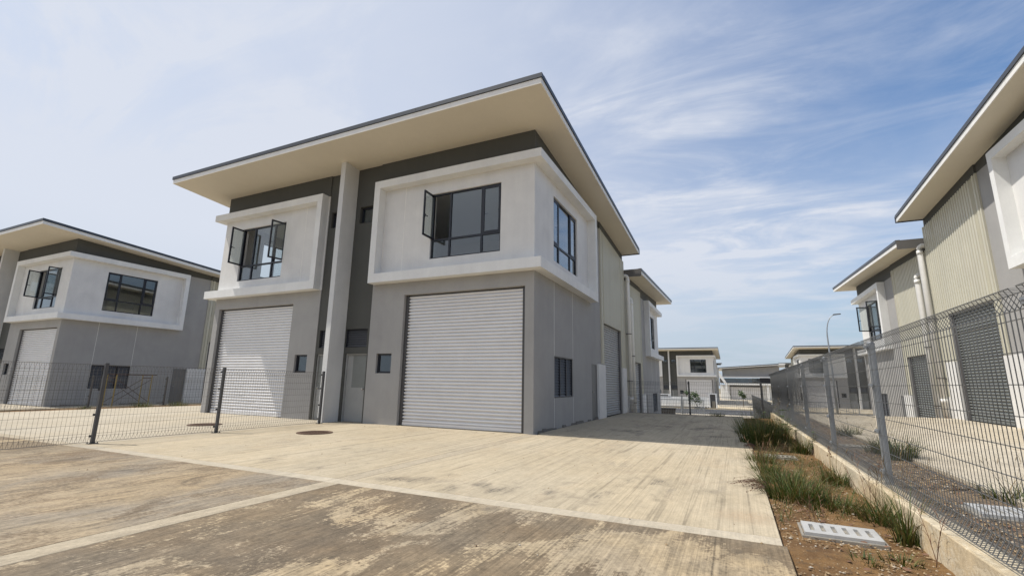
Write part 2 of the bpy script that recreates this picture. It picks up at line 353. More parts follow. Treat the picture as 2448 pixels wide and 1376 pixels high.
def build_shutter(root, key, F, s0, s1, z0, z1, depth=.15, guide=.11, pitch=.10, mat='shutter'):
    """corrugated curtain with guides, header box and bottom rail"""
    def cur(b):
        rows = int((z1-.12-z0)/pitch)+1; pr = []
        for r in range(rows):
            for t, o in ((0., -.036), (.02, .0), (.10, .013), (.24, .022), (.42, .024), (.58, .016), (.68, .004), (.70, -.036), (.985, -.036)):
                zq = z0+.10+(r+t)*pitch
                if zq < z1-.02: pr.append((zq, -depth+o))
        n = len(b.v)
        for zq, o in pr: b.v.append(tuple(F(s0+guide, o, zq))); b.v.append(tuple(F(s1-guide, o, zq)))
        for j in range(len(pr)-1): b.f.append((n+2*j, n+2*j+1, n+2*j+3, n+2*j+2))
    c = cached((key, 'c'), 'roller_shutter', mat, root, cur)
    cached((key, 'b'), 'bottom_rail', mat, c, lambda b: b.box(s0+guide, s1-guide, -depth-.03, -depth+.03, z0+.012, z0+.10, F))
    for i, (u0, u1) in enumerate(((s0, s0+guide), (s1-guide, s1))):
        cached((key, 'g', i), 'guide_rail', 'shutter_rail', c, lambda b: b.box(u0, u1, -depth-.05, -depth+.045, z0, z1, F))
    cached((key, 'h'), 'header_box', 'shutter_rail', c, lambda b: b.box(s0, s1, -depth-.3, -depth-.012, z1-.06, z1+.35, F))

def build_louvre(root, key, F, s0, s1, z0, z1, n, bays=1, detail=True):
    fr = cached((key, 'f'), 'louvre', 'frame_black', root, lambda b: [b.box(s0, s1, -.1, -.03, z0, z0+.035, F), b.box(s0, s1, -.1, -.03, z1-.035, z1, F)] +
        [b.box(s0+(s1-s0)*i/bays-(.0 if i == 0 else .02 if i < bays else .04), s0+(s1-s0)*i/bays+(.04 if i == 0 else .02 if i < bays else 0), -.098, -.028, z0+.035, z1-.035, F) for i in range(bays+1)] +
        [b.box(s0, s1, -.16, -.15, z0, z1, F)])
    hgt = (z1-z0-.07)/n
    for j in range(bays):
        a = s0+(s1-s0)*j/bays+.04; c = s0+(s1-s0)*(j+1)/bays-.04
        if detail:
            for i in range(n):
                z = z0+.035+i*hgt
                cached((key, 's', j, i), 'slat', 'louvre_slat', fr, lambda b: b.hexa([F(a, -.04, z), F(c, -.04, z), F(c, -.085, z+hgt*.8), F(a, -.085, z+hgt*.8), F(a, -.048, z+.014), F(c, -.048, z+.014), F(c, -.093, z+hgt*.8+.014), F(a, -.093, z+hgt*.8+.014)]))
        else:
            def al(b):
                for i in range(n):
                    z = z0+.035+i*hgt; b.quad(F(a, -.04, z), F(c, -.04, z), F(c, -.085, z+hgt*.8), F(a, -.085, z+hgt*.8))
            cached((key, 's', j), 'slats', 'louvre_slat', fr, al)

HALF = {1: dict(z=0., top=8.94, low=8.02), -1: dict(z=DZ, top=8.94+DZ, low=7.08)}
RY, RX, RL = 1.78, .894, 11.6
def make_building(loc, label, opens, detail=True, rear=True, pipes=True, group='matching factory buildings', rz=0., side_mat='shutter_shaded'):
    root = empty('factory_building', loc); tag(root, label, 'building', group)
    for sy in ((1, -1) if rear else (1,)):
        H = HALF[sy]; gz = H['z']; slope = (H['low']-H['top'])/(RL+RY)
        rtop = lambda b: H['top']+slope*(b+RY)             # top of the roof at depth b
        sof = lambda b: rtop(b)-.275                       # underside
        Yb = lambda b: sy*(-BD+b)
        K = lambda *a: (sy,)+a
        # --- roof
        def slab(b, x0, x1, b0, b1, d0, d1):
            b.hexa([(x0, Yb(b0), rtop(b0)+d0), (x1, Yb(b0), rtop(b0)+d0), (x1, Yb(b1), rtop(b1)+d0), (x0, Yb(b1), rtop(b1)+d0),
                    (x0, Yb(b0), rtop(b0)+d1), (x1, Yb(b0), rtop(b0)+d1), (x1, Yb(b1), rtop(b1)+d1), (x0, Yb(b1), rtop(b1)+d1)])
        X = BW+RX
        rf = cached(K('roof'), 'roof', 'roof_sheet', root, lambda b: slab(b, -X+.06, X-.06, -RY+.06, RL-.02, -.09, -.03))
        cached(K('soffit'), 'soffit', 'soffit', rf, lambda b: slab(b, -X+.03, X-.03, -RY+.03, RL-.03, -.272, -.25))
        for i in range(4):
            x0 = -X+2*X*i/4; x1 = -X+2*X*(i+1)/4-.006
            cached(K('fas', i), 'fascia', 'fascia', rf, lambda b: slab(b, x0, x1, -RY, -RY+.028, -.275, -.125))
            cached(K('cap', i), 'capping', 'capping', rf, lambda b: slab(b, x0-(.03 if i == 0 else 0), x1+(.03 if i == 3 else 0), -RY-.03, -RY+.12, -.118, 0))
        for sx in (1, -1):
            for i in range(3):
                b0 = -RY+.12+(RL+RY-.12)*i/3; b1 = -RY+.12+(RL+RY-.12)*(i+1)/3-.006
                cached(K('fs', sx, i), 'fascia', 'fascia', rf, lambda b: slab(b, *sorted((sx*X, sx*(X-.028))), b0 if i else -RY+.03, b1, -.275, -.125))
                cached(K('cs', sx, i), 'capping', 'capping', rf, lambda b: slab(b, *sorted((sx*(X+.03), sx*(X-.12))), b0, b1, -.118, 0))
        # low-end gutter box
        cached(K('gut'), 'gutter', 'capping' if sy == 1 else 'paint_charcoal', rf, lambda b: slab(b, -X-.02, X+.02, RL, RL+.1 if sy == 1 else RL+.02, -.285 if sy == 1 else -.4, -.02))
        # --- the fin between the two units
        cached(K('fin'), 'fin_wall', 'paint_fin', root, lambda b: b.hexa([(-.1, Yb(-.61), gz-.4), (.1, Yb(-.61), gz-.4), (.1, Yb(.06), gz-.4), (-.1, Yb(.06), gz-.4),
                (-.1, Yb(-.61), sof(-.61)+.01), (.1, Yb(-.61), sof(-.61)+.01), (.1, Yb(.06), sof(.06)+.01), (-.1, Yb(.06), sof(.06)+.01)]), bevel=.006)
        for sx in (1, -1):
            k = lambda *a: (sy, sx)+a
            FF = lambda s, n, z: (sx*s, Yb(-n), z+gz)                    # front: along = distance from the party wall
            FS = lambda s, n, z: (sx*(BW+n), Yb(s), z+gz)                # side: along = distance from the front
            so_ = lambda b: sof(b)-gz+.012
            op = opens.get((sx, sy), {})
            wf, wsd = op.get('front', (0, 0)), op.get('side', (0, 0))
            SH = (2.44, 6.54, -.4, 3.91); SQ = (1.50, 2.09, 1.51, 2.11); WF = (3.30, 5.74, 4.98, 7.10)
            DO = (.20, 1.08, -.4, 2.12); LV = (.12, 1.04, 2.33, 2.92); UW = (.30, 1.02, 6.54, 7.13)
            LS = (1.60, 3.37, .87, 2.08); WS = (1.56, 4.03, 4.98, 7.10); SD = (5.62, 6.36, -.4, 2.02); SS = (7.52, 10.85, -.4, 3.78)
            def cells(b, F, s0, s1, z0, z1, holes, n0, n1):
                for a, c, d, e in wall_cells(s0, s1, z0, z1, holes): b.box(a, c, n0, n1, d, e, F)
            cached(k('wl'), 'wall', 'paint_grey', root, lambda b: [cells(b, FF, 1.15, BW, -.4, 4.32, [SH, SQ], -.24, 0), cells(b, FS, .24, 7.1, -.4, 4.32, [LS, SD], -.24, 0), cells(b, FS, 5.62, 7.1, 4.32, 7.76, [], -.24, 0)])
            cached(k('wu'), 'wall', 'paint_light', root, lambda b: [cells(b, FF, 1.15, BW, 4.32, 7.76, [WF], -.24, 0), cells(b, FS, .24, 5.62, 4.32, 7.76, [WS], -.24, 0)])
            def dark(b):
                b.hexa([FF(1.15, -.24, 7.76), FF(BW, -.24, 7.76), FF(BW, 0, 7.76), FF(1.15, 0, 7.76), FF(1.15, -.24, so_(.24)), FF(BW, -.24, so_(.24)), FF(BW, 0, so_(0)), FF(1.15, 0, so_(0))])
                b.hexa([FS(.24, -.24, 7.76), FS(7.1, -.24, 7.76), FS(7.1, 0, 7.76), FS(.24, 0, 7.76), FS(.24, -.24, so_(.24)), FS(7.1, -.24, so_(7.1)), FS(7.1, 0, so_(7.1)), FS(.24, 0, so_(.24))])
                cells(b, FF, .1, 1.15, -.4, so_(.25), [DO, LV, UW], -.26, -.03)
            cached(k('wd'), 'wall', 'paint_dark', root, dark)
            # movement joints cut as pale grooves
            for q in (1.585, 3.385):
                for d_, e_ in ((.02, .87), (2.08, 4.32)):
                    cached(k('gr', q, d_), 'joint_strip', 'fascia', root, lambda b: b.box(q-.007, q+.007, .0, .003, d_, e_, FS))
            cached(k('grf'), 'joint_strip', 'fascia', root, lambda b: b.box(2.24, 2.262, 0, .004, 4.61, 7.51, FF))
            if sx == 1 and sy == 1:
                def mort(b):
                    r = random.Random(4); q = .3
                    while q < 7.4:
                        L = r.uniform(.25, .6); h = r.uniform(.03, .10) if r.random() < .75 else .006; w = r.uniform(.02, .07)
                        b.hexa([FS(q, .0, -.01), FS(q+L, .0, -.01), FS(q+L, w*.8, -.01), FS(q, w, -.01), FS(q, .0, h), FS(q+L, .0, h*.8), FS(q+L, .004, h*.75), FS(q, .004, h)]); q += L
                cached(k('mo'), 'mortar_fillet', 'raw_render', root, mort)
            # projecting frame round the upper windows
            def frm(b):
                b.box(1.19, BW+P_, 0, P_, 7.51, 7.76, FF); b.box(1.19, BW+P_, 0, P_, 4.32, 4.61, FF); b.box(1.19, 1.42, 0, P_, 4.61, 7.51, FF)
                b.box(0, 5.62, 0, P_, 7.51, 7.76, FS); b.box(0, 5.62, 0, P_, 4.32, 4.61, FS); b.box(5.39, 5.62, 0, P_, 4.61, 7.51, FS)
            cached(k('frm'), 'facade_frame', 'paint_white', root, frm)
            build_window(root, k('wf'), FF, *WF, wf); build_window(root, k('ws'), FS, *WS, wsd)
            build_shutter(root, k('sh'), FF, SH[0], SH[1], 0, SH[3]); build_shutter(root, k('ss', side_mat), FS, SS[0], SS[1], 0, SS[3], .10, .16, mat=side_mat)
            build_louvre(root, k('lv'), lambda s, n, z: FF(s, n-.06, z), *LV, 7, 1, detail); build_louvre(root, k('ls'), FS, *LS, 14, 3, detail)
            # small square window and the high window in the recess
            for nm, Q, off in (('sq', SQ, 0), ('uw', UW, -.06)):
                G = lambda s, n, z, off=off: FF(s, n+off, z)
                w = cached(k(nm), 'window', 'frame_black', root, lambda b: [b.box(Q[0], Q[1], -.14, -.08, Q[2], Q[2]+.06, G), b.box(Q[0], Q[1], -.14, -.08, Q[3]-.06, Q[3], G), b.box(Q[0], Q[0]+.06, -.14, -.08, Q[2]+.06, Q[3]-.06, G), b.box(Q[1]-.06, Q[1], -.14, -.08, Q[2]+.06, Q[3]-.06, G)])
                cached(k(nm, 'p'), 'pane', 'glass', w, lambda b: b.box(Q[0]+.06, Q[1]-.06, -.115, -.108, Q[2]+.06, Q[3]-.06, G))
            # front door in the recess
            GD = lambda s, n, z: FF(s, n-.06, z)
            d = cached(k('do'), 'door', 'door_grey', root, lambda b: b.box(.245, 1.035, -.10, -.055, 0.01, 2.075, GD))
            cached(k('dof'), 'door_frame', 'door_grey', d, lambda b: [b.box(.2, .24, -.12, -.01, 0, 2.12, GD), b.box(1.04, 1.08, -.12, -.01, 0, 2.12, GD), b.box(.24, 1.04, -.12, -.01, 2.08, 2.12, GD)])
            cached(k('dfm'), 'protective_film', 'door_film', d, lambda b: b.box(.47, 1.03, -.055, -.052, 1.06, 2.07, GD))
            cached(k('dk'), 'door_knob', 'steel', d, lambda b: [b.tube([GD(.965, -.055, 1.02), GD(.965, -.03, 1.02), GD(.965, -.02, 1.02), GD(.965, 0., 1.02), GD(.965, .012, 1.02)], [.03, .012, .02, .03, .018], 10)], smooth=True)
            # side service door
            d = cached(k('sd'), 'door', 'door_dark', root, lambda b: b.box(SD[0]+.03, SD[1]-.03, -.05, -.015, .01, 1.98, FS))
            cached(k('sdf'), 'door_frame', 'door_dark', d, lambda b: [b.box(SD[0], SD[0]+.03, -.08, -.004, 0, 2.02, FS), b.box(SD[1]-.03, SD[1], -.08, -.004, 0, 2.02, FS), b.box(SD[0]+.03, SD[1]-.03, -.08, -.004, 1.985, 2.02, FS)])
            cached(k('sdk'), 'door_knob', 'steel', d, lambda b: b.tube([FS(SD[0]+.11, -.015, 1.0), FS(SD[0]+.11, .005, 1.0), FS(SD[0]+.11, .02, 1.), FS(SD[0]+.11, .04, 1.)], [.012, .018, .028, .016], 10), smooth=True)
            # metal cladding over the workshop, white dado below
            ztop = lambda s: so_(min(s, RL-.05))-.30
            cached(k('bw'), 'wall', 'paint_grey', root, lambda b: cells(b, FS, 7.1, BD-.1, -.4, so_(11.6)-.02, [SS], -.24, -.002))
            cached(k('cl'), 'metal_cladding', 'cladding', root, lambda b: [corrugate(b, FS, 7.1, 7.5, 2.08, 0, .18, .042, .012, ztop), corrugate(b, FS, 7.5, 10.87, 3.8, 0, .18, .042, .012, ztop), corrugate(b, FS, 10.87, BD+.12, 1.95, 0, .18, .042, .012, ztop)])
            cached(k('tr'), 'eaves_trim', 'paint_dark', root, lambda b: b.hexa([FS(7.1, 0, ztop(7.1)-.02), FS(RL-.05, 0, ztop(RL)-.02), FS(RL-.05, .05, ztop(RL)-.02), FS(7.1, .05, ztop(7.1)-.02), FS(7.1, 0, so_(7.1)), FS(RL-.05, 0, so_(RL-.05)), FS(RL-.05, .05, so_(RL-.05)), FS(7.1, .05, so_(7.1))]))
            for i, (u0, u1) in enumerate(((6.40, 7.5), (10.87, BD-.02))):
                cached(k('dd', i), 'dado_wall', 'paint_light', root, lambda b: b.box(u0, u1, .001, .07, -.4, 2.06, FS))
            cached(k('fl'), 'flashing', 'cladding', root, lambda b: [b.box(7.085, 7.115, .0, .055, 2.08, ztop(7.1), FS), b.box(7.5, 10.87, -.28, .05, 3.785, 3.80, FS)])
            # upper room: floor, ceiling, party wall and back wall
            cached(k('in'), 'upper_room', 'interior', root, lambda b: [b.box(.1, BW-.25, -6.2, -.27, 4.3, 4.45, FF), b.box(.1, BW-.25, -6.2, -.27, 7.5, 7.6, FF), b.box(.1, BW-.25, -6.3, -6.2, 4.3, 7.6, FF), b.box(.02, .1, -6.3, -.27, 4.3, 7.6, FF),
                b.box(.1, BW-.25, -6.3, -6.2, -.2, 4.3, FF)])
        # firewall at the back of this half
        cached(K('mid'), 'fire_wall', 'paint_grey', root, lambda b: b.box(-BW+.0, BW-.0, *sorted((Yb(BD-.1), Yb(BD-.005))), gz-.4, (rtop(RL)-.12) if sy == -1 else rtop(RL)-.1))
    # rain-water pipes at the valley
    if pipes:
        for sx in (1, -1):
            for y, zt, zb in ((.2, 6.75, -.05), (.95, 5.7, DZ-.05)):
                def pp(b):
                    x = sx*(BW+.2); arc = [(sx*(BW+.0), y, zt)]+[(sx*(BW+.08)+sx*.12*math.sin(t), y, zt-.12+.12*math.cos(t)) for t in [i*math.pi/10 for i in range(6)]]
                    b.tube(arc+[(x, y, zt-.3), (x, y, zb)], .095, 14)
                q = cached(('pipe', sx, y), 'drain_pipe', 'pvc', root, pp, smooth=True)
                [cached(('coll', sx, y, z), 'pipe_collar', 'pvc', q, lambda b: b.tube([(sx*(BW+.2), y, z), (sx*(BW+.2), y, z-.16)], .108, 14), smooth=True) for z in (zt-.2, zb+.75)]
                [cached(('brk', sx, y, z), 'bracket', 'bracket', q, lambda b: b.box(*sorted((sx*(BW+.0), sx*(BW+.31))), y-.105, y+.105, z, z+.03)) for z in (zt-3., zt-5.3)]
    root.rotation_euler[2] = rz
    return root

MX, MY = -BW, BD
make_building((MX, MY, 0), 'large two-storey grey and white factory building in the centre, behind the open yard',
    {(1, 1): dict(front=(88, 0)), (-1, 1): dict(front=(80, 86), side=(80, 70))})
PITCH = 25.8
make_building((MX-PITCH, MY, -.22), 'grey and white factory building at the left edge, beyond the neighbouring yard', {(1, 1): dict(front=(80, 84))}, detail=False, rear=False, pipes=False)
make_building((MX+PITCH-.02, MY, .25), 'factory building on the right behind the tall mesh fence, sunlit cream cladding and two pipes', {(-1, -1): dict(side=(80, 84))}, side_mat='shutter_green')
make_building((2.0-BW, 71.5+BD, -1.5), 'far factory building across the road, right of the central building', {}, detail=False)
make_building((2.0-BW+PITCH, 71.5+BD, -1.5), 'far factory building across the road, behind the top of the mesh fence', {}, detail=False)

# ------------------------------------------------------------------ ground
def structure(name, b, mat, **kw): return tag(b.build(name, mat, **kw), kind='structure')
structure('ground', MB().quad((-600, -300, -1.9), (600, -300, -1.9), (600, 900, -1.9), (-600, 900, -1.9)), 'verge')
structure('road', MB().box(-200, 200, 40.5, 56, -1.9, -1.62), 'asphalt')
structure('pavement', MB().box(-200, 200, 38.6, 40.5, -1.9, -1.48), 'conc_kerb')
structure('far_pavement', MB().box(-200, 200, 56, 66, -1.9, -1.5), 'conc_kerb')
rm = MB()
for y in (40.75, 48.2, 55.75): rm.box(-200, 200, y-.06, y+.06, -1.62, -1.616)
structure('road_markings', rm, 'road_paint')
# terrace blocks that carry the lots (soil showing at the edges)
structure('front_lot', MB().box(-19.8, 6.05, -40, 11.9, -1.9, -.07), 'soil')
structure('left_lot', MB().box(-60, -19.8, -40, 11.9, -1.9, -.32), 'soil')
structure('right_lot', MB().box(6.30, 45, -40, 11.9, -1.9, .16), 'soil')
structure('rear_lot', MB().box(-60, 45, 11.9, 38.6, -1.9, DZ-.06), 'conc_right')
structure('far_lot', MB().box(-120, 120, 66, 200, -1.9, -1.52), 'conc_right')
# the yard: slabs with open joints between them
yard = structure('concrete_yard', MB().box(-18.3, 4.9, -39, 11.7, -.06, -.035), 'slot_dark')
def slab(x0, x1, y0, y1, mat, z=0.):
    me = MB().box(x0, x1, y0, y1, -.055, z).mesh('concrete_slab'); return link('concrete_slab', me, mat, yard, bevel=.006)
G = .006
slab(-6.64, -.13, -6.5, .30, 'conc_clean'); slab(.13+G, 5.0, -6.5, .30-G, 'conc_clean'); slab(.02, 5.0, .30, 11.75, 'conc_side')
slab(-.13+G, .13, -6.5, -.02, 'conc_band'); slab(-6.64, -.13, -6.72, -6.5-G, 'conc_band_pale'); slab(-.13+G, 5.0, -6.72, -6.5-G, 'conc_band_pale')
slab(-6.64, -.13, -39, -6.72-G, 'conc_dirty_left'); slab(.13+G, 5.03, -39, -6.72-G, 'conc_dirty'); slab(-.13+G, .13, -39, -6.72-G, 'conc_band')
slab(-18.4, -6.64-G, -6.5, .3, 'conc_clean_left'); slab(-18.4, -6.64-G, -6.72, -6.5-G, 'conc_band'); slab(-18.4, -6.64-G, -39, -6.72-G, 'conc_dirty'); slab(-18.4, -13.64, .3+G, 11.75, 'conc_clean_left')
ry = structure('right_yard', MB().box(7.25, 13, -38, 11.7, .1, .2), 'slot_dark')
for y0, y1 in ((-38, -6.6), (-6.6+G, .3), (.3+G, 11.75)):
    me = MB().box(7.1, 12.1, y0, y1, .12, .25).mesh('concrete_slab'); link('concrete_slab', me, 'conc_right', ry, bevel=.006)
ly = structure('left_yard', MB().box(-26, -21.1, -38, 11.7, -.4, -.26), 'slot_dark')
for y0, y1 in ((-38, -6.6), (-6.6+G, .3), (.3+G, 11.75)):
    me = MB().box(-25.78 if y0 > 0 else -40, -21.0, y0, y1, -.34, -.22).mesh('concrete_slab'); link('concrete_slab', me, 'conc_clean_left', ly, bevel=.006)

# uneven soil in the planting strips
def soil_strip(name, x0, x1, y0, y1, z, mat, amp=.03, step=.09):
    b = MB(); nx = max(2, int((x1-x0)/step)); ny = int((y1-y0)/step); r = random.Random(hash(name) % 999 if False else len(name))
    from mathutils import noise as mn
    for j in range(ny+1):
        for i in range(nx+1):
            x = x0+(x1-x0)*i/nx; y = y0+(y1-y0)*j/ny
            h = mn.noise((x*1.7, y*1.7, 3.))*amp+mn.noise((x*7, y*7, 9.))*amp*.5+mn.noise((x*21, y*21, 5.))*amp*.22
            b.v.append((x, y, z+h))
    for j in range(ny):
        for i in range(nx):
            a = j*(nx+1)+i; b.f.append((a, a+1, a+nx+2, a+nx+1))
    return structure(name, b, mat, smooth=True)
soil_strip('soil_strip', 4.97, 6.12, -12, 11.8, -.035, 'soil'); soil_strip('right_soil_strip', 6.26, 7.13, -12, 11.8, .2, 'gravel_soil'); soil_strip('left_soil_strip', -19.75, -18.38, -12, 11.8, -.04, 'soil')

# retaining kerb under the right-hand fence
kw = empty('retaining_kerb', (6.175, 0, 0)); tag(kw, 'low cream concrete kerb wall carrying the tall mesh fence on the right', 'kerb')
for y0, y1 in ((-12, -1.2), (-1.19, 5.2), (5.21, 11.9)):
    MB().box(-.1, .1, y0, y1, -.3, .225).build('wall_section', 'conc_kerb', kw, bevel=.008)
lk = empty('boundary_kerb', (-19.9, 0, 0)); tag(lk, 'low concrete kerb along the far side of the left yard', 'kerb')
MB().box(-.1, .1, -12, 11.9, -.4, .0).build('wall_section', 'conc_kerb', lk, bevel=.008)

# ------------------------------------------------------------------ mesh fences
def fence(name, p0, dirv, posts, L0, L1, z, H, label, wire='wire', post='square', group=None, dv=.06, rw=.0032, zs=None, front=1, postmat='post_dark'):
    """welded mesh fence with folded triangular top and bottom edges"""
    root = empty(name, (p0[0], p0[1], z)); tag(root, label, 'fence', group)
    d = Vector((dirv[0], dirv[1], 0)).normalized(); nrm = Vector((-d.y, d.x, 0))*front
    Q = lambda s, n, zq: d*s+nrm*n+Vector((0, 0, zq))
    edges = sorted(posts); cuts = [L0]+[q for q in edges if L0 < q < L1]+[L1]
    zb = .03; tr = .055; th = .11
    rows = zs or [zb+th, zb+th+.05]+[zb+th+.05+(H-zb-2*th-.1)*i/7 for i in range(1, 7)]+[H-th-.05, H-th]
    for a, c in zip(cuts, cuts[1:]):
        b = MB(); n = max(1, round((c-a-.06)/dv)); s0 = a+.04; s1 = c-.04
        for i in range(n+1):
            s = s0+(s1-s0)*i/n; j = .0
            b.tube([Q(s, -tr, zb), Q(s, tr, zb), Q(s, 0, zb+th), Q(s, 0, H-th), Q(s, tr, H), Q(s, -tr, H), Q(s, 0, H-th+.004)], rw, 4, False)
            b.tube([Q(s, -tr, zb), Q(s, 0, zb+th)], rw, 4, False)
        for zr in rows: b.tube([Q(s0, .004, zr), Q(s1, .004, zr)], rw*1.1, 4, False)
        for zr in (zb, H):
            for t in (-tr, tr): b.tube([Q(s0, t, zr), Q(s1, t, zr)], rw*1.1, 4, False)
        b.build('mesh_panel', wire, root)
    for s in edges:
        if post == 'square':
            b = MB(); r = .03
            b.hexa([Q(s-r, .02-0, .012), Q(s+r, .02, .012), Q(s+r, .08, .012), Q(s-r, .08, .012), Q(s-r, .02, H+.035), Q(s+r, .02, H+.035), Q(s+r, .08, H+.035), Q(s-r, .08, H+.035)])
            po = b.build('post', postmat, root, bevel=.004)
            b = MB(); r = .075
            b.hexa([Q(s-r, -.02, 0), Q(s+r, -.02, 0), Q(s+r, .12, 0), Q(s-r, .12, 0), Q(s-r, -.02, .01), Q(s+r, -.02, .01), Q(s+r, .12, .01), Q(s-r, .12, .01)])
            for q, w in ((-.058, .0), (.058, 0.), (-.058, .1), (.058, .1)): b.tube([Q(s+q, w, .01), Q(s+q, w, .035)], .009, 6)
            b.build('base_plate', 'post_dark', po)
        else:
            po = MB().tube([Q(s, .045, -.03), Q(s, .045, H-.02), Q(s, .045, H-.005)], [.042, .042, .028], 14).build('post', postmat, root, smooth=False)
        for zq in (.14, H*.36, H*.68, H-.07):
            b = MB(); b.hexa([Q(s-.05, -.014, zq-.02), Q(s+.05, -.014, zq-.02), Q(s+.05, .0, zq-.02), Q(s-.05, .0, zq-.02), Q(s-.05, -.014, zq+.02), Q(s+.05, -.014, zq+.02), Q(s+.05, .0, zq+.02), Q(s-.05, .0, zq+.02)])
            b.tube([Q(s, -.03, zq), Q(s, .02, zq)], .008, 6)
            b.build('clip', 'post_dark' if post == 'square' else 'galv', po)
    return root
fence('mesh_fence', (-6.60, 0), (0, 1), [-11.2, -8.8, -6.38, -3.97, -.86], -12, -.86, 0, 1.5, 'waist-high dark wire mesh fence running across the left yard up to the fin wall', 'wire_warm', front=-1, dv=.068, rw=.0028)
fence('mesh_fence', (6.19, 0), (0, 1), [-11.0, -8.05, -4.62, -1.5, 1.62, 4.74, 7.86, 11.0], -11.9, 11.8, .225, 1.6, 'tall grey galvanised mesh fence standing on the concrete kerb on the right', 'wire', 'round', dv=.056, rw=.0036, front=-1, postmat='galv')
fence('mesh_fence', (0.05, 11.62), (1, 0), [2.82, 5.75], .05, 6.05, -.02, 1.48, 'mesh fence closing the back of the side yard beyond the central building', 'wire', front=1, dv=.075, rw=.0048)
fence('mesh_fence', (-19.9, 0), (0, 1), [-9.5, -6.6, -3.7, -.8, 2.1, 5.0, 7.9], -11.9, 11.8, 0.0, 1.28, 'low mesh fence in front of the left-edge building', 'wire', front=-1, dv=.09, rw=.004)
fence('mesh_fence', (6.19, 0), (0, 1), [12.2, 15.3, 18.4, 21.5, 24.6, 27.7, 30.8, 33.9, 37.0], 12.0, 37.2, DZ+.02, 1.86, 'lower mesh fence continuing along the rear lot towards the road', 'wire', 'round', dv=.11, rw=.005, front=-1, postmat='galv')

# ------------------------------------------------------------------ small fixed things on the ground
def drain_cover(x, y, z, rz, label, mat, w=.58, l=.40, slots=6):
    root = empty('drain_cover', (x, y, z), rz); tag(root, label, 'drain cover', 'slotted drain covers')
    b = MB(); sl = []
    for i in range(slots):
        q = -w/2+w*(i+.8)/(slots+.6); sl.append((q-.018, q+.018, -l*.27, l*.27))
    # plate with real slots: columns between the holes
    xs = [-w/2]+[v_ for s in sl for v_ in s[:2]]+[w/2]
    for i, (a, c) in enumerate(zip(xs, xs[1:])):
        if i % 2 == 0: b.box(a, c, -l/2, l/2, 0, .045)
        else: b.box(a, c, -l/2, -l*.27, 0, .045); b.box(a, c, l*.27, l/2, 0, .045)
    b.build('cover_plate', mat, root)
    MB().box(-w/2+.01, w/2-.01, -l/2+.01, l/2-.01, -.03, .022).build('sump', 'cover_old', root)
    b = MB(); e = .028
    b.box(-w/2-e, w/2+e, -l/2-e, -l/2-.006, -.06, .022); b.box(-w/2-e, w/2+e, l/2+.006, l/2+e, -.06, .022); b.box(-w/2-e, -w/2-.006, -l/2-.006, l/2+.006, -.06, .022); b.box(w/2+.006, w/2+e, -l/2-.006, l/2+.006, -.06, .022)
    b.build('rim', 'cover_old', root, bevel=.006)
drain_cover(5.51, -6.0, -.042, -.02, 'clean white slotted drain cover in the soil strip, nearest the camera', 'cover_white')
drain_cover(5.44, -.86, -.045, .02, 'worn grey drain cover in the soil strip, half hidden by grass', 'cover_old', .5, .36)
drain_cover(6.90, -5.65, .20, -.05, 'pale blue-grey drain cover behind the mesh fence at the right edge', 'cover_white', .62, .45)
drain_cover(6.75, -.6, .20, .03, 'grey drain cover behind the mesh fence, beside the weeds', 'cover_old', .6, .4)
def manhole(x, y, label):
    root = empty('manhole_cover', (x, y, 0)); tag(root, label, 'manhole', 'rusty manhole covers')
    b = MB(); n = 28
    def ring(r0, r1, z0, z1):
        k = len(b.v)
        for i in range(n):
            t = 2*math.pi*i/n
            for r, z in ((r0, z0), (r0, z1), (r1, z1), (r1, z0)): b.v.append((r*math.cos(t), r*math.sin(t), z))
        for i in range(n):
            j = (i+1) % n
            for q in range(4): b.f.append((k+4*i+q, k+4*j+q, k+4*j+(q+1) % 4, k+4*i+(q+1) % 4))
    ring(.34, .42, 0, .016); b.build('rim', 'rust', root)
    b = MB(); b.tube([(0, 0, 0), (0, 0, .018)], .325, 28); b.build('lid', 'rust', root)
    b = MB()
    for i in range(-4, 5):
        w = math.sqrt(max(0, .3**2-(i*.065)**2)); b.box(-w, w, i*.065-.012, i*.065+.012, .016, .024)
    b.build('tread_ribs', 'rust', root)
manhole(-4.68, -2.72, 'rusty round manhole cover in the yard in front of the fin wall')
manhole(-8.69, -2.9, 'rusty round manhole cover behind the left mesh fence')

